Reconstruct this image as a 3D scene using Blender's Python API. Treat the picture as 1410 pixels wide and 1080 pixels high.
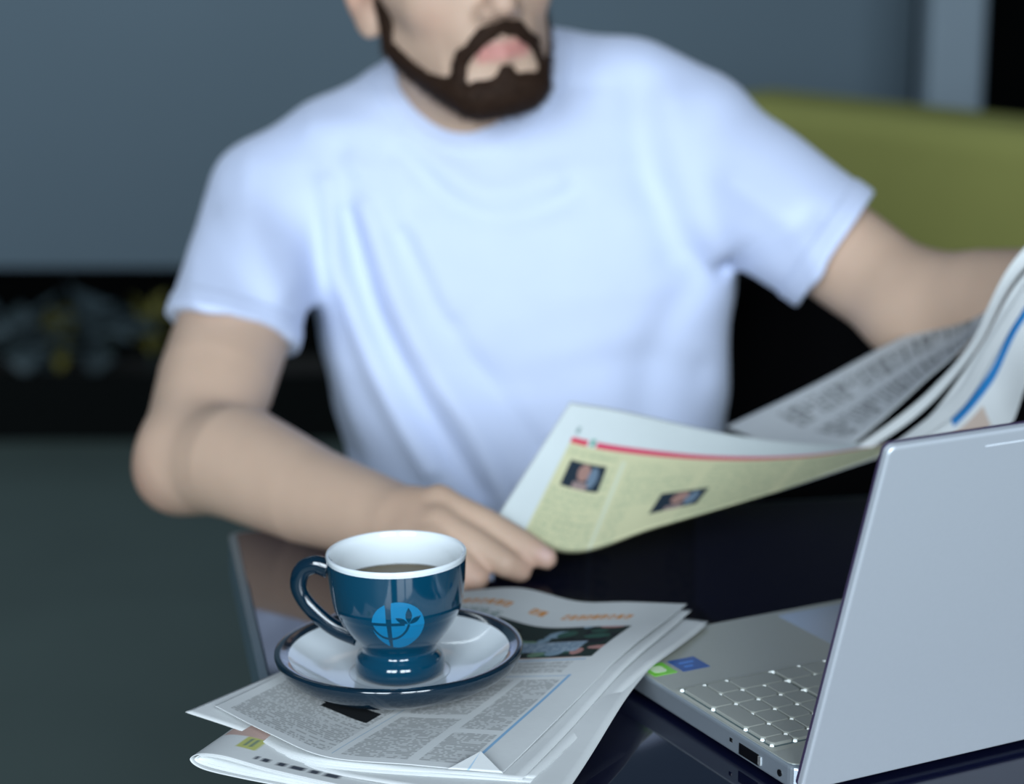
import bpy, bmesh, math, random
import numpy as np
from mathutils import Vector, Matrix
random.seed(4); rng = np.random.default_rng(4)
for o in list(bpy.data.objects): bpy.data.objects.remove(o)
scene = bpy.context.scene
COL = scene.collection
R = math.radians

# ------------------------------------------------------------------ camera
F_PX = 3000.0; CAM_H = 0.49; PITCH = R(13.7)          # heights are measured from the table top
FLOOR = -0.74
cam_d = bpy.data.cameras.new('camera'); cam = bpy.data.objects.new('camera', cam_d); COL.objects.link(cam)
cam.location = (0, 0, CAM_H); cam.rotation_euler = (R(90)-PITCH, 0, 0)
cam_d.sensor_width = 36; cam_d.lens = F_PX/1410*36
cam_d.clip_start = 0.02
cam_d.dof.use_dof = True; cam_d.dof.focus_distance = 1.20; cam_d.dof.aperture_fstop = 4.6
scene.camera = cam
# ------------------------------------------------------------------ light
W = bpy.data.worlds.new('world'); scene.world = W; W.use_nodes = True
W.node_tree.nodes['Background'].inputs[0].default_value = (0.50, 0.68, 0.92, 1)
W.node_tree.nodes['Background'].inputs[1].default_value = 0.10
def area(name, loc, target, sx, sy, power, col):
    l = bpy.data.lights.new(name, 'AREA'); l.shape = 'RECTANGLE'; l.size = sx; l.size_y = sy
    l.energy = power; l.color = col
    o = bpy.data.objects.new(name, l); COL.objects.link(o); o.location = loc
    d = Vector(target)-Vector(loc); o.rotation_euler = d.to_track_quat('-Z', 'Y').to_euler()
    return o
# daylight through the tall panes of the window wall behind the photographer
for i, (x, w) in enumerate(((-1.75, .75), (-0.85, .75), (0.55, .75), (1.45, .75))):
    area('window_pane_daylight', (x, -2.3, 1.25), (x*0.35, 1.6, 0.1), w, 1.9, 62, (0.80, 0.91, 1.0))
# added soft fill light for the back wall, no known source there
area('back_wall_fill', (-1.5, 3.3, 2.2), (-1.15, 5.0, 0.5), 1.4, 0.8, 25, (0.80, 0.92, 1.0))
vs = scene.view_settings
vs.view_transform = 'Standard'; vs.look = 'None'; vs.gamma = 1.0; vs.use_curve_mapping = False
vs.exposure = 0.16

# ------------------------------------------------------------------ projection helpers (measuring the photograph)
CP, SP = math.cos(PITCH), math.sin(PITCH)
def ray(px, py):
    a = (px-705)/F_PX; b = (540-py)/F_PX
    return np.array([a, CP + b*SP, -SP + b*CP])
def P(px, py, y):
    d = ray(px, py); return np.array([0, 0, CAM_H]) + d*(y/d[1])
def PZ(px, py, z=0.0):
    d = ray(px, py); return np.array([0, 0, CAM_H]) + d*((z-CAM_H)/d[2])

# ------------------------------------------------------------------ tagging
def tag(o, label=None, cat=None, group=None, kind=None):
    if label: o['label'] = label
    if cat: o['category'] = cat
    if group: o['group'] = group
    if kind: o['kind'] = kind
    return o
def empty(name, loc=(0, 0, 0), rz=0.0):
    o = bpy.data.objects.new(name, None); COL.objects.link(o); o.location = loc; o.rotation_euler = (0, 0, rz)
    o.empty_display_size = .05
    return o
def link(name, me, mat=None, parent=None, smooth=False):
    o = bpy.data.objects.new(name, me); COL.objects.link(o)
    if mat is not None:
        for m in (mat if isinstance(mat, (list, tuple)) else [mat]): me.materials.append(m)
    if smooth: me.polygons.foreach_set('use_smooth', [True]*len(me.polygons))
    if parent is not None: o.parent = parent
    return o
def mesh_np(name, v, f):
    me = bpy.data.meshes.new(name); v = np.asarray(v, dtype=np.float32)
    me.from_pydata(v.tolist(), [], f.tolist() if hasattr(f, 'tolist') else f); me.update(); return me
def bm_mesh(name, bm):
    me = bpy.data.meshes.new(name); bmesh.ops.recalc_face_normals(bm, faces=bm.faces[:]); bm.to_mesh(me); bm.free(); return me

# ------------------------------------------------------------------ materials
def mat(name, col, rough=.5, metal=0., spec=.5, bump=0., bscale=200., var=0., vscale=8., coat=0., sheen=0., attr=None, sss=0., emit=0.):
    m = bpy.data.materials.new(name); m.use_nodes = True; nt = m.node_tree; b = nt.nodes['Principled BSDF']
    b.inputs['Base Color'].default_value = (*col, 1); b.inputs['Roughness'].default_value = rough
    b.inputs['Metallic'].default_value = metal; b.inputs['Specular IOR Level'].default_value = spec
    b.inputs['Coat Weight'].default_value = coat; b.inputs['Sheen Weight'].default_value = sheen
    if sss:
        b.inputs['Subsurface Weight'].default_value = sss; b.inputs['Subsurface Radius'].default_value = (.01, .004, .002)
    if emit:
        b.inputs['Emission Color'].default_value = (*col, 1); b.inputs['Emission Strength'].default_value = emit
    tc = nt.nodes.new('ShaderNodeTexCoord')
    src = None
    if attr:
        a = nt.nodes.new('ShaderNodeAttribute'); a.attribute_name = attr; src = a.outputs['Color']
    if var:
        n = nt.nodes.new('ShaderNodeTexNoise'); n.inputs['Scale'].default_value = vscale; n.inputs['Detail'].default_value = 5
        nt.links.new(tc.outputs['Object'], n.inputs['Vector'])
        mp = nt.nodes.new('ShaderNodeMapRange'); mp.inputs['To Min'].default_value = 1-var; mp.inputs['To Max'].default_value = 1+var
        nt.links.new(n.outputs['Fac'], mp.inputs['Value'])
        mx = nt.nodes.new('ShaderNodeMix'); mx.data_type = 'RGBA'; mx.blend_type = 'MULTIPLY'; mx.inputs[0].default_value = 1
        if src is None: mx.inputs[6].default_value = (*col, 1)
        else: nt.links.new(src, mx.inputs[6])
        nt.links.new(mp.outputs['Result'], mx.inputs[7]); src = mx.outputs[2]
    if src is not None: nt.links.new(src, b.inputs['Base Color'])
    if bump:
        n = nt.nodes.new('ShaderNodeTexNoise'); n.inputs['Scale'].default_value = bscale; n.inputs['Detail'].default_value = 4
        nt.links.new(tc.outputs['Object'], n.inputs['Vector'])
        bp = nt.nodes.new('ShaderNodeBump'); bp.inputs['Strength'].default_value = bump; bp.inputs['Distance'].default_value = .002
        nt.links.new(n.outputs['Fac'], bp.inputs['Height']); nt.links.new(bp.outputs['Normal'], b.inputs['Normal'])
    return m
M = dict(
    wall=mat('wall_paint', (.105, .150, .185), .85, var=.08, vscale=1.5, bump=.1, bscale=60),
    wall_dark=mat('dark_panel', (.0015, .002, .002), .9, spec=.05, var=.1),
    pillar=mat('pillar_paint', (.22, .28, .33), .7, var=.05),
    floor=mat('floor_vinyl', (.062, .088, .080), .55, var=.25, vscale=2.2, bump=.05, bscale=40),
    table=mat('table_gloss', (.0030, .004, .019), .045, spec=.65, coat=.1, var=.1),
    trim=mat('table_edge', (.10, .16, .20), .35, metal=.3, var=.05),
    leg=mat('table_leg', (.02, .02, .025), .4, metal=.6, var=.05),
    shirt=mat('shirt_cotton', (.60, .675, .88), .9, spec=.15, bump=.15, bscale=900, var=.03, vscale=30, sheen=.2),
    skin=mat('skin', (.5, .35, .26), .52, spec=.35, attr='col', sss=.12, bump=.12, bscale=350, var=.06, vscale=40),
    beard=mat('beard_hair', (.024, .011, .0055), .75, spec=.2, var=.35, vscale=160),
    eye=mat('eye_white', (.8, .8, .78), .15, var=.02), iris=mat('iris_brown', (.06, .03, .015), .15, var=.2, vscale=300),
    jeans=mat('trousers_cloth', (.0015, .002, .006), .9, bump=.2, bscale=500, var=.15, vscale=20),
    shoe=mat('shoe_leather', (.01, .01, .012), .4, var=.1),
    leather=mat('black_leather', (.0008, .0008, .0014), .75, spec=.06, bump=.15, bscale=120, var=.15),
    green=mat('olive_fabric', (.27, .275, .085), .95, spec=.1, bump=.2, bscale=300, var=.10, vscale=5),
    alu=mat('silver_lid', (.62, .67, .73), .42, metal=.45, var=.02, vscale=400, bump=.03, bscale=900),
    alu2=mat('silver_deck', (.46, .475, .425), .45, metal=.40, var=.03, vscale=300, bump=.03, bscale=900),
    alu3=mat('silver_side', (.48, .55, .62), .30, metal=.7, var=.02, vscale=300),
    key=mat('grey_key', (.37, .385, .35), .5, metal=.2, var=.03, vscale=100),
    keywell=mat('key_well', (.10, .15, .16), .5, var=.02),
    backlight=mat('key_backlight', (.85, .95, .97), .5, var=.02, emit=.45),
    lid_highlight=mat('lid_highlight', (.80, .86, .92), .4, var=.02),  # pale colour standing in for a highlight on the lid
    rubber=mat('dark_bezel', (.045, .032, .075), .45, var=.1),
    black=mat('black_plastic', (.003, .003, .004), .3, var=.1),
    screen=mat('screen_glass', (.006, .007, .010), .08, spec=.6, var=.1),
    chrome=mat('port_metal', (.75, .75, .73), .25, metal=.8, var=.05),
    s_green=mat('sticker_green', (.20, .62, .05), .4, var=.1, vscale=300), s_white=mat('sticker_white', (.72, .85, .60), .4, var=.05),
    s_blue=mat('sticker_blue', (.003, .07, .30), .35, var=.15, vscale=300), s_light=mat('sticker_light', (.05, .20, .60), .35, var=.05),
    blue=mat('navy_glaze', (.001, .040, .080), .10, spec=.6, coat=.6, var=.06, vscale=30),
    navy=mat('rim_glaze', (.001, .013, .027), .12, spec=.6, coat=.5, var=.06, vscale=30),
    white=mat('white_glaze', (.70, .76, .80), .12, spec=.5, coat=.4, var=.015, vscale=30),
    logo=mat('logo_print', (.003, .155, .32), .35, var=.03, vscale=100),
    coffee=mat('coffee_liquid', (.095, .060, .010), .08, spec=.5, var=.1),
    paper=mat('newsprint', (.62, .66, .68), .85, spec=.15, attr='col', var=.04, vscale=60, bump=.05, bscale=300),
    pot=mat('planter_dark', (.0015, .0025, .0025), .8, spec=.1, var=.15), soil=mat('soil', (.01, .008, .006), .95, var=.3, vscale=60),
    leaf_a=mat('leaf_greyblue', (.05, .075, .085), .6, var=.3, vscale=15), leaf_b=mat('leaf_yellow', (.12, .11, .012), .6, var=.3, vscale=15),
    leaf_c=mat('leaf_darkgreen', (.014, .032, .026), .6, var=.3, vscale=15),
)

# ------------------------------------------------------------------ generic mesh builders
def add_box(bm, lo, hi, bev=0.0, seg=2):
    r = bmesh.ops.create_cube(bm, size=1.0); vs_ = r['verts']
    lo = Vector(lo); hi = Vector(hi)
    for v in vs_: v.co = Vector(((lo.x+hi.x)/2+v.co.x*(hi.x-lo.x), (lo.y+hi.y)/2+v.co.y*(hi.y-lo.y), (lo.z+hi.z)/2+v.co.z*(hi.z-lo.z)))
    if bev:
        es = list({e for v in vs_ for e in v.link_edges})
        bmesh.ops.bevel(bm, geom=es, offset=bev, segments=seg, profile=.5, affect='EDGES')
def box(name, lo, hi, m, parent=None, bev=0.0, seg=2):
    bm = bmesh.new(); add_box(bm, lo, hi, bev, seg); return link(name, bm_mesh(name, bm), m, parent, smooth=False)
def rprism(name, outline, z0, z1, m, parent=None, bev=0.0, seg=2):
    """outline polygon extruded from z0 to z1 with rounded edges"""
    bm = bmesh.new(); vv = [bm.verts.new((x, y, z0)) for x, y in outline]; f = bm.faces.new(vv)
    ex = bmesh.ops.extrude_face_region(bm, geom=[f]); 
    for g in ex['geom']:
        if isinstance(g, bmesh.types.BMVert): g.co.z = z1
    bmesh.ops.recalc_face_normals(bm, faces=bm.faces[:])
    if bev:
        es = [e for e in bm.edges if abs(e.verts[0].co.z-e.verts[1].co.z) < 1e-6]
        bmesh.ops.bevel(bm, geom=es, offset=bev, segments=seg, profile=.5, affect='EDGES')
    o = link(name, bm_mesh(name, bm), m, parent)
    return o
def rrect(x0, y0, x1, y1, r, n=5):
    pts = []
    for cx, cy, a0 in ((x1-r, y1-r, 0), (x0+r, y1-r, 90), (x0+r, y0+r, 180), (x1-r, y0+r, 270)):
        for k in range(n+1):
            a = R(a0+90*k/n); pts.append((cx+r*math.cos(a), cy+r*math.sin(a)))
    return pts
def lathe(name, prof, m, parent=None, n=96, closed=False):
    prof = np.array(prof, float); a = np.linspace(0, 2*np.pi, n, endpoint=False)
    v = np.stack([prof[:, None, 0]*np.cos(a), prof[:, None, 0]*np.sin(a), np.repeat(prof[:, 1:2], n, 1)], -1).reshape(-1, 3)
    f = []
    k = len(prof)
    for i in range(k if closed else k-1):
        i2 = (i+1) % k
        for j in range(n):
            j2 = (j+1) % n; f.append((i*n+j, i*n+j2, i2*n+j2, i2*n+j))
    bm = bmesh.new(); bv = [bm.verts.new(p) for p in v]
    for q in f: bm.faces.new([bv[t] for t in q])
    bmesh.ops.remove_doubles(bm, verts=bm.verts[:], dist=1e-6)
    return link(name, bm_mesh(name, bm), m, parent, smooth=True)
def spline(pts, n):
    """Catmull-Rom through pts (rows), n samples"""
    p = np.array(pts, float); p = np.vstack([2*p[0]-p[1], p, 2*p[-1]-p[-2]]); k = len(p)-3
    t = np.linspace(0, k-1e-9, n); i = t.astype(int); u = (t-i)[:, None]
    a, b, c, d = p[i], p[i+1], p[i+2], p[i+3]
    return .5*((2*b)+(-a+c)*u+(2*a-5*b+4*c-d)*u**2+(-a+3*b-3*c+d)*u**3)
def tube(name, pts, rads, m, parent=None, n=14, flat=1.0, up=(0, 0, 1)):
    pts = np.array(pts, float); rads = np.broadcast_to(np.array(rads, float), (len(pts),))
    T = np.gradient(pts, axis=0); T /= np.linalg.norm(T, axis=1)[:, None]
    up = np.array(up, float); v = []; f = []
    for p, t, r in zip(pts, T, rads):
        s = np.cross(t, up); s /= np.linalg.norm(s)+1e-9; w = np.cross(s, t)
        for k in range(n):
            a = 2*np.pi*k/n; v.append(p+r*(np.cos(a)*s*flat+np.sin(a)*w))
    for i in range(len(pts)-1):
        for k in range(n): f.append((i*n+k, i*n+(k+1) % n, (i+1)*n+(k+1) % n, (i+1)*n+k))
    f.append(tuple(range(n))[::-1]); f.append(tuple(range((len(pts)-1)*n, len(pts)*n)))
    me = mesh_np(name, np.array(v), f); return link(name, me, m, parent, smooth=True)

# ------------------------------------------------------------------ signed-distance modeller
class Field:
    def __init__(s, lo, hi, h):
        s.lo = np.array(lo, float); s.h = h; s.n = np.ceil((np.array(hi)-s.lo)/h).astype(int)+1
        s.F = np.full(s.n, .5, np.float32)
    def sub(s, lo, hi):
        a = np.clip(np.floor((np.array(lo)-s.lo)/s.h).astype(int), 0, s.n); b = np.clip(np.ceil((np.array(hi)-s.lo)/s.h).astype(int)+1, 0, s.n)
        sl = tuple(slice(i, j) for i, j in zip(a, b))
        ax = [(s.lo[k]+s.h*np.arange(a[k], b[k])).astype(np.float32) for k in range(3)]
        return sl, ax[0][:, None, None], ax[1][None, :, None], ax[2][None, None, :]
    def union(s, fn, lo, hi, k):
        sl, X, Y, Z = s.sub(lo, hi)
        if s.F[sl].size == 0: return
        s.F[sl] = smin(s.F[sl], fn(X, Y, Z), k)
    def cut(s, fn, lo, hi, k=.002):
        sl, X, Y, Z = s.sub(lo, hi)
        if s.F[sl].size == 0: return
        s.F[sl] = -smin(-s.F[sl], -fn(X, Y, Z), k)
    def chain(s, pts, rads, k):
        pts = [np.array(p, float) for p in pts]; mr = max(rads)+k+3*s.h
        s.union(lambda X, Y, Z: chain_d(X, Y, Z, pts, rads), np.min(pts, 0)-mr, np.max(pts, 0)+mr, k)
    def mesh(s, name):
        F = s.F; S = F < 0; n0, n1, n2 = F.shape
        c = np.zeros((n0-1, n1-1, n2-1), np.uint8)
        offs = [(i, j, k) for i in (0, 1) for j in (0, 1) for k in (0, 1)]
        for i, j, k in offs: c += S[i:n0-1+i, j:n1-1+j, k:n2-1+k]
        idx = np.argwhere((c > 0) & (c < 8)); del c
        val = {o: F[idx[:, 0]+o[0], idx[:, 1]+o[1], idx[:, 2]+o[2]] for o in offs}
        acc = np.zeros((len(idx), 3)); cnt = np.zeros(len(idx))
        for o in offs:
            for a in range(3):
                if o[a] == 0:
                    q = list(o); q[a] = 1; q = tuple(q); va, vb = val[o], val[q]
                    m = (va < 0) != (vb < 0); t = va[m]/(va[m]-vb[m])
                    p = np.repeat(np.array([o], float), m.sum(), 0); p[:, a] = t
                    acc[m] += p; cnt[m] += 1
        v = s.lo+(idx+acc/cnt[:, None])*s.h
        flat = (idx[:, 0].astype(np.int64)*(n1-1)+idx[:, 1])*(n2-1)+idx[:, 2]
        faces = []
        for a in range(3):
            b, d = [(1, 2), (2, 0), (0, 1)][a]
            sa = [slice(None)]*3; sb = [slice(None)]*3; sa[a] = slice(0, -1); sb[a] = slice(1, None)
            A, B = S[tuple(sa)], S[tuple(sb)]; e = np.argwhere(A != B)
            ok = np.ones(len(e), bool)
            for t in (b, d): ok &= (e[:, t] > 0) & (e[:, t] < F.shape[t]-1)
            e = e[ok]; pos = A[e[:, 0], e[:, 1], e[:, 2]]
            q = []
            for ob, od in ((-1, -1), (0, -1), (0, 0), (-1, 0)):
                w = e.copy(); w[:, b] += ob; w[:, d] += od
                q.append(np.searchsorted(flat, (w[:, 0].astype(np.int64)*(n1-1)+w[:, 1])*(n2-1)+w[:, 2]))
            q = np.stack(q, 1); q[~pos] = q[~pos][:, ::-1]; faces.append(q)
        f = np.vstack(faces)
        return mesh_np(name, v, f), v
def smin(a, b, k):
    if k <= 0: return np.minimum(a, b)
    h = np.maximum(k-np.abs(a-b), 0); return np.minimum(a, b)-h*h/(4*k)
def smax(a, b, k): return -smin(-a, -b, k)
def cone_d(X, Y, Z, a, b, ra, rb):
    ab = b-a; L = float(ab@ab)+1e-12
    t = np.clip(((X-a[0])*ab[0]+(Y-a[1])*ab[1]+(Z-a[2])*ab[2])/L, 0, 1)
    return np.sqrt((X-a[0]-t*ab[0])**2+(Y-a[1]-t*ab[1])**2+(Z-a[2]-t*ab[2])**2)-(ra+(rb-ra)*t)
def chain_d(X, Y, Z, pts, rads, k=0):
    d = None
    for i in range(len(pts)-1):
        e = cone_d(X, Y, Z, np.array(pts[i], float), np.array(pts[i+1], float), rads[i], rads[i+1]); d = e if d is None else smin(d, e, k)
    return d
def ell_d(X, Y, Z, c, r):
    q = np.sqrt(((X-c[0])/r[0])**2+((Y-c[1])/r[1])**2+((Z-c[2])/r[2])**2); return (q-1)*min(r)*(.5+.5*np.minimum(q, 1.5))
def set_col(me, cols):
    a = me.color_attributes.new('col', 'FLOAT_COLOR', 'POINT')
    c = np.ones((len(cols), 4), np.float32); c[:, :3] = cols; a.data.foreach_set('color', c.ravel())

# ================================================================== THE SETTING
tag(box('floor', (-7, -3, FLOOR-.1), (7, 6.2, FLOOR), M['floor']), kind='structure')
tag(box('wall_back', (-7, 5.0, FLOOR+.31), (.915, 5.15, 2.4), M['wall']), kind='structure')
tag(box('trim_1', (-7, 5.10, FLOOR), (.915, 5.2, FLOOR+.31), M['wall_dark']), kind='structure')
tag(box('trim_2', (.855, 4.50, FLOOR), (.970, 4.63, 2.4), M['pillar'], bev=.012), kind='structure')
tag(box('wall_right', (.80, 5.4, FLOOR), (7, 5.5, 2.4), M['wall_dark']), kind='structure')

# ------------------------------------------------------------------ planter with plants by the far wall
pl = empty('planter_trough', (-1.55, 4.72, FLOOR)); tag(pl, 'long low dark planter trough against the far wall', 'planter')
bm = bmesh.new()
add_box(bm, (-1.3, -.13, 0), (1.3, .13, .02)); add_box(bm, (-1.3, -.13, .02), (1.3, -.11, .15)); add_box(bm, (-1.3, .11, .02), (1.3, .13, .15))
add_box(bm, (-1.3, -.11, .02), (-1.28, .11, .15)); add_box(bm, (1.28, -.11, .02), (1.3, .11, .15))
link('trough', bm_mesh('trough', bm), M['pot'], pl); box('soil', (-1.28, -.11, .02), (1.28, .11, .135), M['soil'], pl)
def plant(name, loc, h, spread, nleaf, m, label, ll=.06, lw=.025):
    t = empty(name, loc); v = []; f = []; sv = []; sf = []
    for i in range(nleaf):
        a = random.uniform(0, 6.283); el = random.uniform(.2, 1.3); rr = spread*random.uniform(.3, 1); zz = h*random.uniform(.25, 1)
        c = np.array([rr*math.cos(a), rr*.6*math.sin(a), zz]); d = np.array([math.cos(a)*math.cos(el), math.sin(a)*math.cos(el), math.sin(el)*random.choice((1, .3, -.4))])
        d /= np.linalg.norm(d); s = np.cross(d, [0, 0, 1]); s /= np.linalg.norm(s)+1e-6; u = np.cross(s, d); L = ll*random.uniform(.7, 1.3)
        k = len(v); v += [c, c+d*L*.4+s*lw, c+d*L*.45+u*.006, c+d*L*.4-s*lw, c+d*L]; f += [(k, k+1, k+2), (k, k+2, k+3), (k+1, k+4, k+2), (k+2, k+4, k+3)]
    link('foliage', mesh_np('foliage', np.array(v), f), m, t)
    bm = bmesh.new()
    for i in range(5):
        a = i*1.3; e = np.array([spread*.5*math.cos(a), spread*.3*math.sin(a), h*.8]); 
        dirv = Vector(e); mtx = Matrix.Translation(dirv/2) @ dirv.to_track_quat('Z', 'Y').to_matrix().to_4x4()
        bmesh.ops.create_cone(bm, segments=6, radius1=.005, radius2=.003, depth=dirv.length, matrix=mtx)
    link('stem', bm_mesh('stem', bm), M['leaf_c'], t)
    return tag(t, label, 'plant', 'plants in the dark trough')
zt = FLOOR+.136
def trough_x(px): return (px-705)/F_PX*4.95
plant('potted_plant', (trough_x(40), 4.72, zt), .13, .055, 36, M['leaf_a'], 'blurred grey-blue leafy plant at the far left of the trough', .085, .045)
plant('potted_plant', (trough_x(100), 4.72, zt), .12, .028, 22, M['leaf_b'], 'small yellowish plant between the two grey-blue plants', .045, .018)
plant('potted_plant', (trough_x(160), 4.72, zt), .13, .050, 30, M['leaf_a'], 'blurred grey-blue leafy plant right of the small yellowish one', .08, .042)
plant('potted_plant', (trough_x(222), 4.72, zt), .15, .028, 22, M['leaf_b'], "thin yellow-green plant nearest to the person's arm", .045, .014)

# ------------------------------------------------------------------ olive sofa
sa, sb = P(1010, 136, 3.55), P(1480, 190, 3.05)
dv = sb[:2]-sa[:2]; sofa = empty('sofa', (sa[0], sa[1], FLOOR), math.atan2(dv[1], dv[0]))
tag(sofa, 'olive green upholstered sofa in the blurred background', 'sofa')
SW = 1.9; top = sa[2]-FLOOR
box('backrest', (-.1, 0, .12), (SW, .2, top), M['green'], sofa, .04, 4)
box('seat_base', (-.1, -.62, .10), (SW, -.003, .30), M['green'], sofa, .03, 3)
for k in range(2): box('seat_cushion', (-.08+k*.98, -.64, .304), (.86+k*.99, -.005, .43), M['green'], sofa, .045, 4)
for x in (0, SW-.15):
    for y in (-.55, .1): box('leg', (x, y, 0), (x+.05, y+.05, .12), M['leg'], sofa, .006)

# ------------------------------------------------------------------ table
ta, tb = PZ(318, 738), PZ(360, 930)
e2 = (ta-tb)[:2]; e2 /= np.linalg.norm(e2); e1 = np.array([e2[1], -e2[0]])
tc_ = ta[:2]+e2*.012                                   # far-left corner of the table top
table = empty('cafe_table', (tc_[0], tc_[1], 0), math.atan2(e1[1], e1[0]))
tag(table, 'glossy black cafe table with pale edge band', 'table')
TWX, TWY = 1.15, .80
rprism('table_top', rrect(.004, -TWY, TWX, -.004, .008), -.030, 0, M['table'], table, .0012, 2)
bm = bmesh.new()
ol, il = rrect(-.0015, -TWY-.0055, TWX+.0055, .0015, .012), rrect(.004, -TWY, TWX, -.004, .008)
n = len(ol); ring = [[bm.verts.new((x, y, z)) for x, y in L] for L, z in ((il, -.0006), (ol, -.0012), (ol, -.031), (il, -.031))]
for a in range(4):
    for k in range(n): bm.faces.new((ring[a][k], ring[a][(k+1) % n], ring[(a+1) % 4][(k+1) % n], ring[(a+1) % 4][k]))
link('edge_band', bm_mesh('edge_band', bm), M['trim'], table)
cx, cy = TWX/2, -TWY/2
bm = bmesh.new(); bmesh.ops.create_cone(bm, segments=32, cap_ends=True, radius1=.035, radius2=.035, depth=.68, matrix=Matrix.Translation((cx, cy, -.375))); link('column', bm_mesh('c', bm), M['leg'], table)
bm = bmesh.new(); bmesh.ops.create_cone(bm, segments=48, cap_ends=True, radius1=.26, radius2=.25, depth=.02, matrix=Matrix.Translation((cx, cy, FLOOR+.01))); link('base_plate', bm_mesh('c', bm), M['leg'], table)
box('top_bracket', (cx-.15, cy-.15, -.042), (cx+.15, cy+.15, -.0305), M['leg'], table, .003)

# ------------------------------------------------------------------ armchair
ch = empty('lounge_chair', (.215, 1.95, FLOOR)); tag(ch, 'wide black leather chair the person sits on', 'chair')
ol = []
bw, bt = .385, .83
out = [(-bw, .10)]+[(-bw+.07*(1-math.cos(R(a))), bt-.07+.07*math.sin(R(a))) for a in range(0, 91, 15)]+[(bw-.30+.30*math.sin(R(a)), bt-.20+.20*math.cos(R(a))) for a in range(0, 91, 15)]+[(bw, .10)]
bm = bmesh.new(); vv = [bm.verts.new((x, .17, z)) for x, z in out]; fc = bm.faces.new(vv)
ex = bmesh.ops.extrude_face_region(bm, geom=[fc])
for g in ex['geom']:
    if isinstance(g, bmesh.types.BMVert): g.co.y = .30
bmesh.ops.recalc_face_normals(bm, faces=bm.faces[:])
bmesh.ops.bevel(bm, geom=[e for e in bm.edges if abs(e.verts[0].co.y-e.verts[1].co.y) < 1e-6], offset=.02, segments=3, profile=.5, affect='EDGES')
link('backrest', bm_mesh('b', bm), M['leather'], ch)
box('seat', (-.37, -.36, .25), (.37, .168, .405), M['leather'], ch, .04, 4)
for x in (-.34, .295):
    for y in (-.32, .22): box('leg', (x, y, 0), (x+.045, y+.045, .12 if y > 0 else .105), M['leg'], ch, .005)
box('seat_frame', (-.36, -.34, .12), (.36, .16, .249), M['leather'], ch, .01)

# ================================================================== PERSON
yaw, hp, hr = R(20), R(-2), R(-8)
Hf = np.array([math.sin(yaw)*math.cos(hp), -math.cos(yaw)*math.cos(hp), -math.sin(hp)])
Hr = np.array([math.cos(yaw), math.sin(yaw), 0.0])
Hu = np.cross(Hr, Hf)
Hu = Hu if Hu[2] > 0 else -Hu
Hr, Hu = math.cos(hr)*Hr-math.sin(hr)*Hu, math.cos(hr)*Hu+math.sin(hr)*Hr
mouth = P(692, 68, 1.785)
HO = mouth-Hf*.096+Hu*.058
def hw(r, f, u): return HO+Hr*r+Hf*f+Hu*u
def to_head(X, Y, Z):
    x, y, z = X-HO[0], Y-HO[1], Z-HO[2]
    return [x*a[0]+y*a[1]+z*a[2] for a in (Hr, Hf, Hu)]
def head_d(X, Y, Z):
    r, f, u = to_head(X, Y, Z); ar = np.sqrt(r*r+1e-6)      # mirrored
    d = ell_d(r, f, u, (0, -.012, .050), (.077, .098, .085))
    d = smin(d, ell_d(r, f, u, (0, .030, -.015), (.063, .066, .088)), .03)
    A = lambda *p: np.array(p, float)
    d = smin(d, cone_d(ar, f, u, A(.052, .004, -.048), A(.021, .072, -.086), .021, .019), .022)
    d = smin(d, cone_d(ar, f, u, A(.012, .074, -.088), A(0, .078, -.089), .018, .019), .015)
    d = smin(d, cone_d(ar, f, u, A(.046, .052, -.012), A(.058, .020, .000), .018, .014), .02)
    d = smin(d, cone_d(ar, f, u, A(.034, .078, .034), A(.008, .087, .034), .010, .011), .014)
    d = smax(d, -(np.sqrt((ar-.031)**2+(f-.103)**2+(u-.012)**2)-.017), .012)
    lid_ = np.sqrt((ar-.031)**2+(f-.0765)**2+(u-.012)**2)-.0142                  # eyelids around a narrow opening
    d = smin(d, smax(lid_, -(np.abs(u-.0095+.12*np.abs(ar-.031))-.0036), .0015), .004)
    d = smin(d, cone_d(r, f, u, A(0, .086, .022), A(0, .113, -.020), .0085, .0115), .010)
    d = smin(d, cone_d(ar, f, u, A(.012, .096, -.027), A(.010, .104, -.026), .0085, .008), .006)
    d = smin(d, ell_d(r, f, u, (0, .080, -.052), (.030, .020, .026)), .015)
    d = smin(d, cone_d(ar, f, u, A(0, .0955, -.0515), A(.023, .0855, -.056), .0055, .003), .004)
    d = smin(d, cone_d(ar, f, u, A(0, .0955, -.0635), A(.020, .0860, -.0585), .0068, .003), .004)
    # ears
    er = ar-.079+.0*f; ef = f+.012
    en = er*.86+ef*.50; et = -er*.50+ef*.86                      # turned outwards
    e = ell_d(en, et, u, (.004, .002, .004), (.0065, .020, .033))
    e = smax(e, -ell_d(en, et, u, (.012, .003, .008), (.009, .012, .020)), .004)
    e = smin(e, ell_d(en, et, u, (.003, .005, -.027), (.0062, .011, .013)), .005)
    return smin(d, e, .006)

neck_top, neck_bot = hw(0, -.018, -.055), P(652, 150, 1.945)
# joints (person's own right arm is at the left of the photograph)
SR, ER, WR = P(378, 288, 1.950), P(262, 632, 1.685), P(553, 722, 1.478)
SL, EL, WL = P(942, 194, 1.955), P(1262, 424, 1.765), P(1610, 388, 1.60)
B = Field((-.40, 1.36, -.16), (.66, 2.09, HO[2]+.16), .003)
mr = .03
B.union(head_d, HO-.16, HO+.16, .004)
B.chain([neck_top, .5*(neck_top+neck_bot), neck_bot], [.054, .054, .060], .02)
B.chain([neck_bot, P(640, 330, 1.95), P(740, 640, 1.96)], [.060, .09, .085], .04)          # trunk inside the shirt
B.chain([SR, P(640, 260, 1.96), SL], [.043, .07, .043], .03)
def lerp(a, b, t): return a+(b-a)*t
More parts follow.
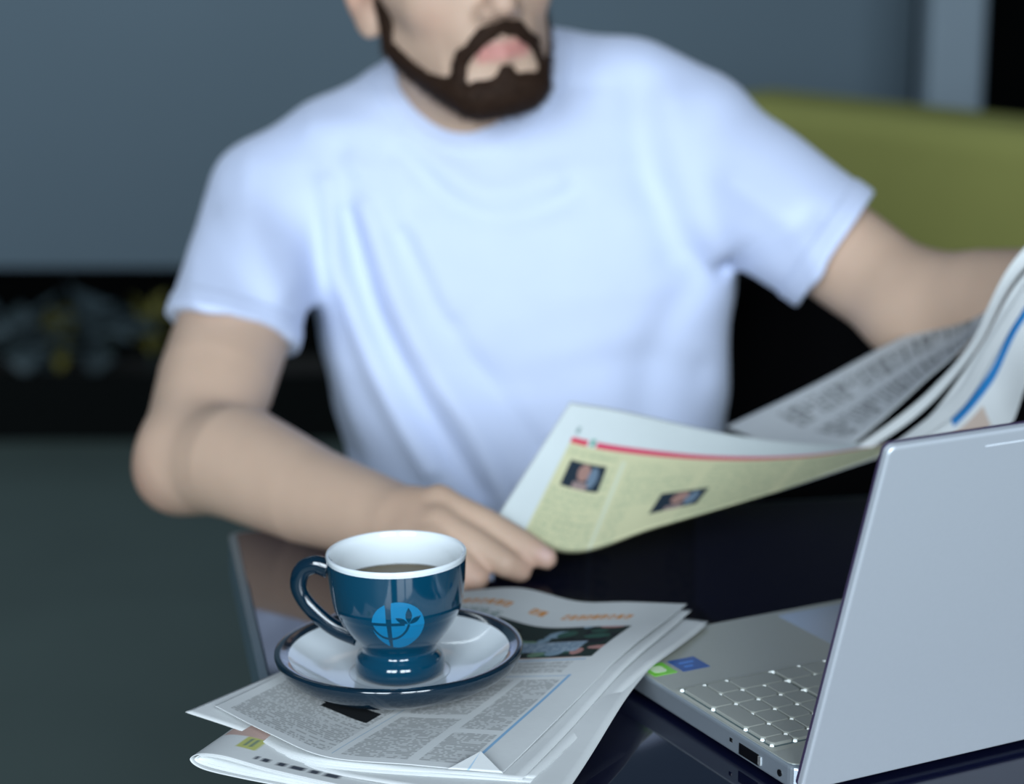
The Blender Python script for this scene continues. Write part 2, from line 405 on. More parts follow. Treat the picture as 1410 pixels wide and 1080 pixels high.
# right arm
oR = np.array([-.006, 0, .004])
B.chain([SR, lerp(SR, ER, .35)+oR*0, lerp(SR, ER, .72), ER], [.044, .0492, .0485, .0405], .012)
B.chain([ER, ER+np.array([-.016, .010, -.016])], [.034, .025], .03)                          # elbow bone
B.chain([ER, lerp(ER, WR, .25)+np.array([0, .004, .008]), lerp(ER, WR, .6), WR], [.0405, .0450, .0375, .0275], .012)
# left arm
B.chain([SL, lerp(SL, EL, .4), lerp(SL, EL, .75), EL], [.044, .0460, .0440, .0415], .015)
B.chain([EL, EL+np.array([.008, .018, -.018])], [.036, .024], .02)
B.chain([EL, lerp(EL, WL, .28), lerp(EL, WL, .65), WL], [.043, .042, .034, .026], .02)
# right hand: back of the hand up, fingers closing on the corner of the paper
kI, kM, kR, kP = P(604, 693, 1.470), P(602, 722, 1.452), P(592, 748, 1.437), P(575, 768, 1.425)
for kk, r0, r1, r2 in ((kI, .0200, .0175, .0125), (kM, .0200, .0175, .0125), (kR, .0190, .0160, .0115), (kP, .0175, .0145, .0105)):
    B.chain([WR, lerp(WR, kk, .55), kk], [r0, r1, r2], .010)
iTip = P(752, 769, 1.438)
fing_I = [kI, P(668, 722, 1.456), P(722, 752, 1.445), iTip]
fing_M = [kM, P(650, 748, 1.440), P(695, 776, 1.430), P(716, 786, 1.434)]
fing_R = [kR, P(630, 775, 1.426), P(655, 796, 1.422), P(645, 803, 1.438)]
fing_P = [kP, P(610, 790, 1.418), P(628, 804, 1.416), P(612, 806, 1.432)]
B.chain(fing_I, [.0125, .0114, .0102, .0080], .005)
B.chain(fing_M, [.0125, .0116, .0100, .0085], .005)
B.chain(fing_R, [.0112, .0105, .0095, .0080], .004)
B.chain(fing_P, [.0100, .0092, .0085, .0070], .004)
thumb = [lerp(WR, kI, .35)+np.array([.004, .012, -.008]), P(655, 724, 1.492), P(710, 748, 1.477), P(745, 765, 1.462)]
B.chain(thumb, [.016, .0135, .0115, .0090], .007)
# left hand (beyond the frame) pinching the right end of the paper
dL = (WL-EL)/np.linalg.norm(WL-EL); uL = np.array([0, 0, 1.0]); sLv = np.cross(dL, uL); sLv /= np.linalg.norm(sLv)
palm = WL+dL*.055
B.chain([WL, palm], [.025, .024], .02)
for k, (o, L) in enumerate(((.030, .066), (.010, .074), (-.010, .070), (-.028, .055))):
    b0 = WL+dL*.08+uL*o*.9; B.chain([WL+dL*.02+uL*o*.5, b0], [.015, .0115], .012)
    B.chain([b0, b0+dL*L*.5-sLv*-.012, b0+dL*L*.75-sLv*-.034, b0+dL*L*.6-sLv*-.052], [.0105, .0098, .0088, .0075], .004)
B.chain([WL+dL*.02+uL*.02, WL+dL*.055+uL*.048+sLv*.02, WL+dL*.085+uL*.05+sLv*.04], [.016, .012, .009], .008)
me, V = B.mesh('person')
# skin colour that belongs to the skin itself
base = np.array([.55, .385, .285]); cols = np.tile(base, (len(V), 1))
def blob(c, r): return np.exp(-np.sum((V-c)**2, 1)/(r*r))[:, None]
def mixc(w, c):
    global cols
    cols = cols*(1-w)+np.array(c)*w
for e in (hw(.078, -.012, .004), hw(-.078, -.012, .004)): mixc(.55*blob(e, .03), (.56, .27, .20))
for e in (hw(.045, .07, -.025), hw(-.045, .07, -.025), hw(0, .11, -.02)): mixc(.30*blob(e, .022), (.54, .29, .22))
lr, lf, lu = to_head(V[:, 0], V[:, 1], V[:, 2])
lipw = np.exp(-(np.maximum(np.abs(lr)-.020, 0)/.004)**2)*np.exp(-((lu+.0585+.10*0)/.0085)**4)*(lf > .080)
mixc(.85*lipw[:, None], (.52, .20, .18))
mixc(.5*blob(ER+np.array([-.03, -.01, -.02]), .035), (.50, .27, .20))
for p in (iTip, fing_M[3], fing_R[2], fing_P[2]): mixc(.4*blob(p, .012), (.56, .30, .24))
mixc(.75*blob(iTip+np.array([.000, -.007, .006]), .0055), (.66, .45, .42))
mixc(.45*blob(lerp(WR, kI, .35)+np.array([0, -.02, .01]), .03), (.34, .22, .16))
jaw_stub = np.exp(-((lu+.075)/.028)**2)*np.exp(-(np.maximum(np.abs(lr)-.055, 0)/.01)**2)*(lf > -.01)*(lf < .07)
mixc(.35*np.clip(jaw_stub, 0, 1)[:, None], (.20, .13, .10))
set_col(me, cols)
person = link('person', me, M['skin'], None, True)
tag(person, 'bearded person in a white t-shirt sitting and holding an open newspaper', 'person')
# eyes
for s in (-1, 1):
    c = hw(s*.031, .0765, .012)
    bm = bmesh.new(); bmesh.ops.create_uvsphere(bm, u_segments=20, v_segments=14, radius=.0122, matrix=Matrix.Translation(Vector(c)))
    ey = link('eyeball', bm_mesh('eyeball', bm), M['eye'], person, True)
    g = (Hf-Hu*.25); g /= np.linalg.norm(g)
    bm = bmesh.new(); bmesh.ops.create_uvsphere(bm, u_segments=16, v_segments=10, radius=.0062, matrix=Matrix.Translation(Vector(c+g*.0068)))
    link('iris', bm_mesh('iris', bm), M['iris'], ey, True)

def jnoise(X, Y, Z, s=1.0):
    return np.sin(X*410*s+1.3*np.sin(Z*300*s))*np.sin(Y*370*s+np.sin(X*260*s))*np.sin(Z*440*s+1.1)
def hairy(name, fn, lo, hi, h, strands, slen, mm, droop):
    Fd = Field(lo, hi, h); Fd.union(fn, lo, hi, 0); m_, v_ = Fd.mesh(name)
    o = link(name, m_, mm, person, True)
    # short single hairs standing out of the hair mass
    idx = rng.choice(len(v_), strands); m_.update()
    nrm = np.array([m_.vertices[int(i)].normal[:] for i in idx]); p = v_[idx]
    d = nrm*.6+droop+rng.normal(0, .35, nrm.shape); d /= np.linalg.norm(d, axis=1)[:, None]
    sd = np.cross(d, rng.normal(0, 1, nrm.shape)); sd /= np.linalg.norm(sd, axis=1)[:, None]
    L = slen*rng.uniform(.5, 1.2, (strands, 1)); vv_ = np.concatenate([p-sd*.00035, p+sd*.00035, p+d*L], 0)
    ff = np.stack([np.arange(strands), np.arange(strands)+strands, np.arange(strands)+2*strands], 1)
    s_ = link('loose_hairs', mesh_np('loose_hairs', vv_, ff), mm, o); s_['kind'] = 'stuff'
    return o
def beard_d(X, Y, Z):
    r, f, u = to_head(X, Y, Z); ar = np.sqrt(r*r+1e-6); A = lambda *p: np.array(p, float)
    m_ = chain_d(ar, f, u, [A(.070, .014, .000), A(.064, .010, -.047), A(.048, .046, -.084), A(.018, .082, -.099), A(0, .088, -.101)], [.007, .012, .019, .023, .023])
    m_ = smin(m_, chain_d(ar, f, u, [A(.027, .086, -.058), A(.015, .099, -.0435), A(.002, .1035, -.040)], [.0072, .0072, .0062]), .003)
    m_ = smin(m_, chain_d(ar, f, u, [A(.030, .083, -.057), A(.032, .076, -.080)], [.0066, .0115]), .004)
    m_ = smin(m_, cone_d(r, f, u, A(0, .096, -.077), A(0, .094, -.084), .0075, .013), .006)
    th = .0030+.0035*np.clip((f-.03)/.05, 0, 1)*np.clip((-u-.07)/.03, 0, 1)
    return smax(head_d(X, Y, Z)-th, m_+.0012*jnoise(X, Y, Z), .003)
hairy('beard', beard_d, HO-np.array([.13, .13, .16]), HO+np.array([.13, .13, .03]), .0023, 5200, .006, M['beard'], -Hu*.5+Hf*.15)
def hair_d(X, Y, Z):
    r, f, u = to_head(X, Y, Z); ar = np.abs(r)
    line = np.where(f > .0, .075-.25*np.clip(ar-.05, 0, 1)-.9*np.clip(.055-f, 0, .07)*(ar > .045), -.035+.35*np.clip(f+.05, 0, .1))
    th = .014+.006*np.clip(u/.1, 0, 1)
    ear = -(np.sqrt((ar-.082)**2+(f+.008)**2+(u-.004)**2)-.036)
    d = smin(ell_d(r, f, u, (0, -.012, .050), (.077, .098, .085)), ell_d(r, f, u, (0, .010, .02), (.064, .07, .088)), .03)-th
    d = smax(smax(d, (line-u)*.8, .008), ear, .006)
    return d+.0015*jnoise(X, Y, Z)
hairy('hair', hair_d, HO-.15, HO+.17, .004, 3000, .014, M['beard'], np.array([0, 0, .1]))
for s in (-1, 1):
    pts = spline([hw(s*.012, .100, .034), hw(s*.028, .095, .040), hw(s*.047, .078, .034)], 9)
    tube('eyebrow', pts, [.003, .0042, .0045, .0045, .0042, .004, .0035, .0028, .0015], M['beard'], person, 8)

# ------------------------------------------------------------------ t-shirt
hemR, hemL = SR+(ER-SR)*.52, SL+(EL-SL)*.67
axR = hemR-SR; axR /= np.linalg.norm(axR); axL = hemL-SL; axL /= np.linalg.norm(axL)
pnR, pnL = axR*np.array([1, .30, 1]), axL*np.array([1, .25, 1]); pnR /= np.linalg.norm(pnR); pnL /= np.linalg.norm(pnL)      # the sleeve ends hang a little
S_lo, S_hi = np.array([-.36, 1.70, -.25]), np.array([.42, 2.14, .42])
zs = np.array([-.26, -.15, -.05, .06, .13, .19, .235, .27, .30])
cxs = np.array([.030, .028, .022, .010, .006, .000, -.005, -.012, -.02])
hws = np.array([.178, .176, .172, .188, .197, .195, .175, .125, .075])
cys = np.array([1.945, 1.94, 1.94, 1.945, 1.95, 1.955, 1.958, 1.96, 1.96])
hds = np.array([.125, .122, .118, .122, .122, .112, .098, .080, .06])
fold = [  # image-space courses of the cloth folds: points, height (m), width (m)
    ([(448, 260), (466, 380), (520, 520), (590, 640)], .0075, .011), ([(476, 300), (520, 440), (600, 580), (660, 670)], -.0075, .010),
    ([(500, 290), (565, 450), (660, 600), (700, 680)], .008, .012), ([(555, 330), (640, 480), (740, 610)], -.0055, .012),
    ([(470, 220), (440, 310), (425, 400)], -.003, .012), ([(425, 440), (440, 540), (480, 640)], -.004, .011),
    ([(545, 215), (640, 290), (720, 300), (790, 270)], -.0045, .010), ([(560, 195), (660, 262), (760, 250)], .004, .012),
    ([(600, 500), (720, 520), (850, 495), (960, 520)], -.004, .018), ([(880, 130), (890, 240), (925, 350)], -.005, .016),
    ([(930, 150), (945, 260), (985, 360)], .005, .016), ([(960, 380), (900, 480), (880, 600)], -.004, .018),
    ([(420, 180), (520, 190), (560, 260)], .004, .014), ([(620, 420), (560, 300), (480, 230)], .004, .012),
    ([(1000, 380), (1040, 330), (1100, 290)], -.005, .010), ([(1010, 250), (1080, 300), (1120, 370)], .0035, .012),
    ([(330, 220), (345, 300), (400, 380)], .004, .014), ([(285, 300), (330, 360), (400, 430)], -.004, .012), ([(270, 350), (300, 400), (380, 450)], .003, .010),
]
fold3 = [(spline([P(x, y, 1.845) for x, y in pts], 14)[:, [0, 2]], h, w) for pts, h, w in fold]
def folds(X, Z):
    D = np.zeros(np.broadcast(X, Z).shape, np.float32)
    for pl_, h, w in fold3:
        best = np.full(D.shape, 9., np.float32)
        for a, b in zip(pl_[:-1], pl_[1:]):
            ab = b-a; t = np.clip(((X-a[0])*ab[0]+(Z-a[1])*ab[1])/(ab@ab), 0, 1)
            best = np.minimum(best, (X-a[0]-t*ab[0])**2+(Z-a[1]-t*ab[1])**2)
        D += h*np.exp(-best/(w*w))
    return D
ringC = .5*(neck_top+neck_bot); nAx = neck_top-neck_bot; nAx /= np.linalg.norm(nAx)
cF, cL, cRt = P(664, 176, 1.850), P(545, 98, 1.92), P(757, 56, 1.925)
cC = .5*(cL+cRt); nz = np.cross(cRt-cL, cC+(cC-cF)-cF); nz /= np.linalg.norm(nz); nz = nz if nz[2] > 0 else -nz
ringR = .5*np.linalg.norm(cRt-cL)
cAx = np.array([0, -.42, .90]); cAx /= np.linalg.norm(cAx)
def neck_rho(X, Y, Z):
    x, y, z = X-cC[0], Y-cC[1], Z-cC[2]; t = x*cAx[0]+y*cAx[1]+z*cAx[2]
    return np.sqrt(np.maximum((x-t*cAx[0])**2+(y-t*cAx[1])**2+(z-t*cAx[2])**2, 1e-9))
def shirt_solid(X, Y, Z):
    cx_, a_, cy_, b_ = [np.interp(Z, zs, q).astype(np.float32) for q in (cxs, hws, cys, hds)]
    q = (np.abs((X-cx_)/a_)**2.5+np.abs((Y-cy_)/b_)**2.5+1e-9)**(1/2.5)
    d = (q-1)*np.minimum(a_, b_)*.9
    d = smax(d, Z-.30, .03)
    tr = chain_d(X, Y, Z, [SR+np.array([.01, .005, .004]), P(470, 232, 1.96), P(560, 190, 1.965), P(650, 165, 1.98), P(750, 142, 1.97), P(860, 154, 1.965), SL+np.array([-.005, 0, .004])],
                 [.058, .060, .060, .063, .063, .062, .060], .02)
    d = smin(d, tr, .05)
    for S0, H0, ax, pn, r0, r1 in ((SR, hemR, axR, pnR, .060, .0575), (SL, hemL, axL, pnL, .062, .0555)):
        s = cone_d(X, Y, Z, S0, H0+ax*.09, r0, r1)
        s = smax(s, (X-H0[0])*pn[0]+(Y-H0[1])*pn[1]+(Z-H0[2])*pn[2], .003)
        d = smin(d, s, .028)
    fm = np.clip((1.965-Y)/.06, 0, 1)
    d = d-folds(X, Z)*fm-.0012*np.sin(X*48+2*np.sin(Z*31))*np.sin(Z*40+Y*25)
    return d
def shirt_d(X, Y, Z):
    d = shirt_solid(X, Y, Z)
    for S0, H0, ax, r0 in ((SR, hemR, axR, .0515), (SL, hemL, axL, .0505)):
        d = smax(d, -cone_d(X, Y, Z, H0-ax*.02, H0+ax*.10, r0-.005, r0), .003)
    rho = neck_rho(X, Y, Z)
    up = (X-cC[0])*cAx[0]+(Y-cC[1])*cAx[1]+(Z-cC[2])*cAx[2]+.06
    return smax(d, -smax(rho-ringR+.001, -up, .004), .003)
T = Field(S_lo, S_hi, .0035); T.union(shirt_d, S_lo, S_hi, 0)
me, _ = T.mesh('t_shirt'); shirt = link('t_shirt', me, M['shirt'], person, True); shirt['label'] = 'white crew-neck t-shirt'
lo, hi = cC-.13, cC+.12
C_ = Field(lo, hi, .003); C_.union(lambda X, Y, Z: smax(shirt_d(X, Y, Z)-.0022, np.abs(neck_rho(X, Y, Z)-ringR-.008)-.0105, .003), lo, hi, 0)
me, _ = C_.mesh('collar'); link('collar', me, M['shirt'], shirt, True)
for H0, ax in ((hemR, pnR), (hemL, pnL)):
    lo, hi = H0-.085, H0+.085
    C_ = Field(lo, hi, .003)
    C_.union(lambda X, Y, Z: smax(shirt_d(X, Y, Z)-.0016, np.abs((X-H0[0])*ax[0]+(Y-H0[1])*ax[1]+(Z-H0[2])*ax[2]+.010)-.0105, .002), lo, hi, 0)
    # keep only the sleeve side of the band
    C_.cut(lambda X, Y, Z: np.sqrt((X-H0[0])**2+(Y-H0[1])**2+(Z-H0[2])**2)-.080, lo, hi, .001)
    me, _ = C_.mesh('sleeve_hem'); link('sleeve_hem', me, M['shirt'], shirt, True)

# ------------------------------------------------------------------ trousers and shoes
lo, hi = np.array([-.26, 1.30, FLOOR]), np.array([.34, 2.10, -.06])
Tr = Field(lo, hi, .007)
hx = .03
Tr.chain([(hx-.08, 1.93, -.19), (hx+.08, 1.93, -.19)], [.125, .125], .03)
for s in (-1, 1):
    kn = (hx+s*.145, 1.50, -.235)
    Tr.chain([(hx+s*.085, 1.93, -.235), (hx+s*.12, 1.70, -.225), kn], [.095, .088, .066], .04)
    Tr.chain([kn, (hx+s*.145, 1.53, -.45), (hx+s*.145, 1.56, -.66)], [.066, .062, .052], .03)
me, _ = Tr.mesh('trousers'); tr_o = link('trousers', me, M['jeans'], person, True); tr_o['label'] = 'dark navy trousers'
for s in (-1, 1):
    x = hx+s*.145; lo, hi = np.array([x-.07, 1.30, FLOOR]), np.array([x+.07, 1.66, FLOOR+.14])
    Sh = Field(lo, hi, .005); Sh.chain([(x, 1.585, FLOOR+.045), (x, 1.48, FLOOR+.045), (x, 1.38, FLOOR+.03)], [.042, .042, .034], .02); Sh.chain([(x, 1.565, FLOOR+.05), (x, 1.562, FLOOR+.10)], [.042, .038], .02)
    Sh.cut(lambda X, Y, Z: (FLOOR+.004)-Z+0*X+0*Y, lo, hi, .004)
    me, _ = Sh.mesh('shoe'); link('shoe', me, M['shoe'], person, True)

# ================================================================== NEWSPAPERS
PAPER = np.array([.62, .645, .65])
def text_mask(u, v, w, h, pitch=.0024, seed=1):
    """1 where greeked type is printed; u,v in metres inside a column"""
    rg = np.random.default_rng(seed); row = np.clip(np.floor(v/pitch).astype(int), 0, 399); ph = (v/pitch)-np.floor(v/pitch)
    nw = rg.random((400, 256)); k = np.clip(((u+.3)/.0015).astype(int) % 256, 0, 255)
    on = (nw[row, k] > .34) & (ph < .66); last = rg.random(400)
    return on & ~((last[row] > .88) & (u > w*.55))
def sheet(name, pos, nu, nv, parent, colfn, su, sv, thick=.00035):
    """pos(u,v)->(N,3) on the unit square; colfn(u*su, v*sv) paints the print"""
    u, v = np.meshgrid(np.linspace(0, 1, nu), np.linspace(0, 1, nv), indexing='xy'); u = u.ravel(); v = v.ravel()
    p = pos(u, v); i = np.arange(nu*nv).reshape(nv, nu)
    f = np.stack([i[:-1, :-1].ravel(), i[1:, :-1].ravel(), i[1:, 1:].ravel(), i[:-1, 1:].ravel()], 1)
    me = mesh_np(name, p, f)
    set_col(me, colfn(u*su, v*sv)); o = link(name, me, M['paper'], parent, True)
    md = o.modifiers.new('thickness', 'SOLIDIFY'); md.thickness = thick; md.offset = 0
    return o
def plain(u, v): return np.tile(PAPER, (len(u), 1))
def quad(c00, c10, c11, c01, zfn=None):
    c = [np.array(q, float) for q in (c00, c10, c11, c01)]
    def fn(u, v):
        U, V_ = u[:, None], v[:, None]
        p = (1-U)*(1-V_)*c[0]+U*(1-V_)*c[1]+U*V_*c[2]+(1-U)*V_*c[3]
        if zfn is not None: p[:, 2] += zfn(u, v)
        return p
    return fn
def box_m(u, v, a, b, c, d): return (u >= a) & (u <= b) & (v >= c) & (v <= d)

# --- lower newspaper with its rounded fold hanging over the edge
la = PZ(262, 1052, .004)[:2]; ld = np.array([.917, -.40]); ld /= np.linalg.norm(ld); lp = np.array([-ld[1], ld[0]])
low = empty('folded_newspaper', (la[0]+ld[0]*.1, la[1]+ld[1]*.1, 0)); O_low = np.array([la[0]+ld[0]*.1, la[1]+ld[1]*.1, 0])
tag(low, 'lower folded newspaper with rounded fold sticking out under the other one', 'newspaper')
def low_profile(inset):
    return spline([(.175, .0007+inset), (.10, .0007+inset), (.06, .0008+inset), (.03, .0010+inset), (.008+inset, .0022+inset), (.0+inset*1.3, .0062), (.006+inset, .0105-inset*.6),
                   (.022, .0118-inset), (.05, .0092-inset), (.09, .0076-inset), (.13, .0070-inset), (.175, .0066-inset)], 90)
def low_col(u, v):                              # u runs once round the folded sheet; the top leaf is its second half
    c = plain(u, v); top = u > .20
    c[top & (v > .030) & (v < .11) & (u < .262)] = (.50, .36, .32)
    m_ = top & box_m(u, v, .238, .256, .016, .030); c[m_] = (.46, .48, .16)
    m_ = top & box_m(u, v, .240, .254, .018, .028) & ((u*700).astype(int) % 3 == 0); c[m_] = (.16, .22, .18)
    m_ = top & (v > .006) & (v < .011) & (((u*330).astype(int) % 3) > 0) & (u > .262) & (u < .31); c[m_] = (.05, .06, .08)
    return c
for k, ins in enumerate((0, .0016, .0028)):
    pr = low_profile(ins)
    def lpos(u, v, pr=pr, k=k):
        a = np.interp(u, np.linspace(0, 1, len(pr)), pr[:, 0]); z = np.interp(u, np.linspace(0, 1, len(pr)), pr[:, 1]); y = v*.130+k*.0012
        wv = .0012*np.sin(a*40+v*5)*(z > .004)
        q = np.stack([la[0]+ld[0]*a+lp[0]*y, la[1]+ld[1]*a+lp[1]*y, z+wv*0], 1)-O_low
        q[:, 2] += O_low[2]; return q
    sheet('page', lpos, 150, 90 if k == 0 else 12, low, low_col if k == 0 else plain, .38, .130)

# --- upper folded newspaper carrying the saucer
ztop = .0145
TL, BR = PZ(632, 814, ztop), PZ(692, 1064, ztop)
upn = empty('folded_newspaper', (0, 0, 0)); O_up = (TL+BR)/2; upn.location = O_up
tag(upn, 'upper folded newspaper with orange headline and photo print under the saucer', 'newspaper')
PW, PH = .185, .295
def up_col(u, v):
    c = plain(u, v); rg = np.random.default_rng(5)
    # headline in orange blobs
    for x0, x1 in ((.014, .064), (.074, .090), (.100, .162)):
        nl = int((x1-x0)/.0065)
        for i in range(nl):
            a = x0+i*.0065; ph = i % 3
            m_ = box_m(u, v, a, a+.0048, .027, .037)
            hole = box_m(u, v, a+.0016, a+.0032, .0300+.002*ph*.5, .0345) & (ph != 1)
            c[m_ & ~hole] = (.62, .28, .09)
    c[box_m(u, v, .006, .060, .046, .062) & text_mask(u, v, .06, .02, .0045, 3)] = (.18, .26, .25)
    # photo block
    ph_ = box_m(u, v, .062, .166, .054, .120); c[ph_] = (.016, .030, .028)
    for i in range(46):
        ex_, ey_, rx_, ry_ = rg.uniform(.062, .166), rg.uniform(.054, .120), rg.uniform(.003, .011), rg.uniform(.003, .009)
        cc_ = [(.03, .09, .07), (.42, .22, .20), (.22, .32, .40), (.010, .016, .016), (.16, .27, .18), (.012, .014, .02)][i % 6]
        c[ph_ & (((u-ex_)/rx_)**2+((v-ey_)/ry_)**2 < 1)] = cc_
    q_ = ph_ & box_m(u, v, .100, .150, .088, .108); c[q_] = (.30, .38, .46); c[q_ & text_mask(u, v, .2, .2, .0032, 77)] = (.16, .24, .32)
    c[box_m(u, v, .050, .160, .119, .1205)] = (.45, .30, .25)
    # small-print columns
    for x0, x1, y0, y1, sd in ((.062, .158, .128, .146, 7), (.008, .088, .13, .196, 8), (.008, .088, .201, .288, 9), (.097, .132, .158, .218, 10), (.138, .162, .158, .240, 11),
                               (.097, .132, .224, .288, 12), (.138, .162, .246, .288, 13)):
        m_ = box_m(u, v, x0, x1, y0, y1); c[m_] = PAPER*.86
        c[m_ & text_mask(u-x0, v-y0, x1-x0, y1-y0, .0021, sd)] = PAPER*.57
    c[box_m(u, v, .046, .084, .227, .243)] = (.010, .012, .014)
    for y in (.1235, .1515): c[box_m(u, v, .060, .164, y, y+.0012)] = (.20, .36, .55)
    c[box_m(u, v, .1645, .1658, .15, .285)] = (.22, .40, .60)
    c[box_m(u, v, .0918, .0928, .20, .290)] = (.34, .45, .55)
    return c
def lie(tops, bots, zfn=None):
    A, B_ = spline([PZ(*t) for t in tops], 80), spline([PZ(*b) for b in bots], 80); t = np.linspace(0, 1, 80)
    def fn(u, v):
        a = np.stack([np.interp(u, t, A[:, k]) for k in range(3)], 1); b = np.stack([np.interp(u, t, B_[:, k]) for k in range(3)], 1)
        p = a+(b-a)*v[:, None]
        p[:, 2] += .0055*np.exp(-((u-1)/.22)**2)*np.exp(-((v-.42)/.26)**2)          # carried by the laptop's corner
        if zfn is not None: p[:, 2] += zfn(u, v)
        return p-O_up
    return fn
Z = ztop
top_c = [(634, 815, Z), (715, 811, Z+.002), (795, 829, Z+.002), (865, 829, Z+.006), (946, 832, Z+.0075)]
bot_c = [(296, 972, Z+.002), (372, 1012, Z+.001), (450, 1044, Z), (570, 1054, Z), (692, 1064, Z)]
sheet('front_page', lie(top_c, bot_c, lambda u, v: .0005*np.sin(v*12+u*5)), 290, 420, upn, up_col, PW, PH)
def under(k, bots, tr, dz):
    fn = lie([(638+k, 816+k*2, Z-dz), (718, 813+k*2, Z-dz), (800, 831+k, Z-dz), tr], bots)
    def cf(u, v):
        c = plain(u, v); m_ = box_m(u, v, .01, .15, .03, .27) & text_mask(u, v, .16, .3, .0026, 20+k); c[m_] = PAPER*.45; return c
    sheet('page', fn, 60, 60, upn, cf, PW, PH)
under(1, [(255, 981, Z-.0005), (335, 1008, Z-.003), (432, 1047, Z-.0032), (718, 1074, Z-.001)], (953, 841, Z+.0062), .0010)
under(2, [(296, 990, Z-.003), (345, 1012, Z-.0042), (440, 1052, Z-.0042), (735, 1072, Z-.0018)], (976, 857, Z+.0052), .0020)
under(3, [(306, 994, Z-.004), (350, 1014, Z-.005), (442, 1056, Z-.005), (730, 1078, Z-.0026)], (973, 862, Z+.0044), .0030)
under(4, [(325, 1006, Z-.005), (365, 1022, Z-.0058), (460, 1066, Z-.0058), (766, 1112, Z-.0034)], (925, 884, Z+.0036), .0040)
# dog-ear at the near corner
ear = [PZ(616, 1059, ztop+.0012), PZ(662, 1035, ztop+.0050), PZ(692, 1064, ztop+.0012)]
def earf(u, v):
    a, b, c = [q-O_up for q in ear]; U, V_ = u[:, None], v[:, None]
    p = a*(1-V_)*(1-U)+c*(1-V_)*U+b*V_; return p
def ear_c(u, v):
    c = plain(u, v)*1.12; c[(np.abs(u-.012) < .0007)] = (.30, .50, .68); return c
sheet('dog_ear', earf, 30, 12, upn, ear_c, .032, .012)
# a yellow-printed corner poking out behind the saucer
yq = [PZ(418, 868, .004), PZ(470, 842, .004), PZ(500, 880, .004), PZ(440, 900, .004)]
def ycol(u, v):
    c = plain(u, v); c[(u < .012)] = (.42, .36, .02); c[(u > .018) & (v < .012)] = PAPER; return c
yn = sheet('page', quad(*[a-O_up for a in yq]), 16, 10, upn, ycol, .03, .02)

# --- the newspaper being read
O_h = P(980, 640, 1.56)
held = empty('open_newspaper', O_h); tag(held, 'open newspaper held in both hands, yellow page with a red rule', 'newspaper')
def ruled(tops, bots, bulge=0.0):
    A, B_ = np.array([P(*t) for t in tops]), np.array([P(*b) for b in bots]); n_ = 60
    A, B_ = spline(A, n_), spline(B_, n_)
    def fn(u, v):
        t = np.linspace(0, 1, n_); a = np.stack([np.interp(u, t, A[:, k]) for k in range(3)], 1); b = np.stack([np.interp(u, t, B_[:, k]) for k in range(3)], 1)
        p = a+(b-a)*v[:, None]; p[:, 2] -= bulge*np.sin(np.pi*v); return p-O_h
    return fn
def held_col(u, v):     # metres: u to 0.33, v to 0.19
    c = plain(u, v)*np.array([.95, 1.0, 1.0])
    yel = box_m(u, v, .030, .345, .046, .285); c[yel] = (.58, .57, .36)
    c[box_m(u, v, .030, .055, .039, .0455)] = (.60, .05, .10)
    c[box_m(u, v, .066, .34, .039, .0455)] = (.60, .05, .12)
    c[box_m(u, v, .058, .064, .036, .045)] = (.10, .32, .25)
    c[box_m(u, v, .031, .037, .026, .034)] = (.25, .33, .33)
    for x0, x1, y0, y1, sd in ((.034, .094, .050, .060, 31), (.034, .094, .098, .28, 32), (.066, .094, .066, .096, 33), (.105, .165, .056, .112, 34), (.105, .122, .112, .28, 35), (.175, .245, .052, .28, 36), (.252, .32, .052, .28, 37)):
        m_ = box_m(u, v, x0, x1, y0, y1) & text_mask(u-x0, v-y0, x1-x0, y1-y0, .0027, sd); c[m_] = (.44, .47, .30)
    c[box_m(u, v, .0975, .1005, .056, .28)] = (.58, .62, .48)
    for x0, x1, y0, y1 in ((.042, .086, .064, .094), (.146, .186, .100, .132)):
        m_ = box_m(u, v, x0, x1, y0, y1); c[m_] = (.018, .030, .045)
        mx_, my_ = (x0+x1)/2, (y0+y1)/2
        c[m_ & (((u-mx_)/.007)**2+((v-my_+.004)/.010)**2 < 1)] = (.34, .20, .17)
        c[m_ & (((u-mx_-.011)/.005)**2+((v-my_)/.012)**2 < 1)] = (.14, .20, .27)
        c[m_ & (v > y1-.008) & (np.abs(u-mx_) < .008)] = (.30, .22, .21)
    return c
def curled(tops, mids, fars, inset=0.0):
    A, B_, C3 = [spline([P(*t) for t in q], 80) for q in (tops, mids, fars)]; t = np.linspace(0, 1, 80)
    def fn(u, v):
        a, b, c = [np.stack([np.interp(u, t, q[:, k]) for k in range(3)], 1) for q in (A, B_, C3)]
        w = v[:, None]; k1 = .56
        lo_ = a+(b-a)*(w/k1); hi_ = b+(c-b)*((w-k1)/(1-k1)); e_ = .05
        q0 = a+(b-a)*((k1-e_)/k1); q1 = b+(c-b)*(e_/(1-k1)); t_ = np.clip((w-k1+e_)/(2*e_), 0, 1)
        p = np.where(w < k1-e_, lo_, np.where(w > k1+e_, hi_, (1-t_)**2*q0+2*t_*(1-t_)*b+t_**2*q1))     # rounded bend
        p[:, 1] += inset; p[:, 2] -= inset*.7*u**2; return p-O_h
    return fn
topE = [(785, 556, 1.520), (860, 568, 1.525), (1000, 598, 1.540), (1120, 612, 1.555), (1225, 609, 1.570)]
midE = [(676, 727, 1.468), (785, 768, 1.448), (900, 732, 1.452), (1060, 682, 1.470), (1225, 622, 1.500)]
farE = [(690, 712, 1.700), (800, 700, 1.730), (900, 690, 1.745), (1060, 655, 1.750), (1225, 621, 1.760)]
sheet('page', curled(topE, midE, farE), 300, 260, held, held_col, .33, .30)
sheet('page', curled(topE, midE, farE, .005), 60, 40, held, plain, .33, .30)
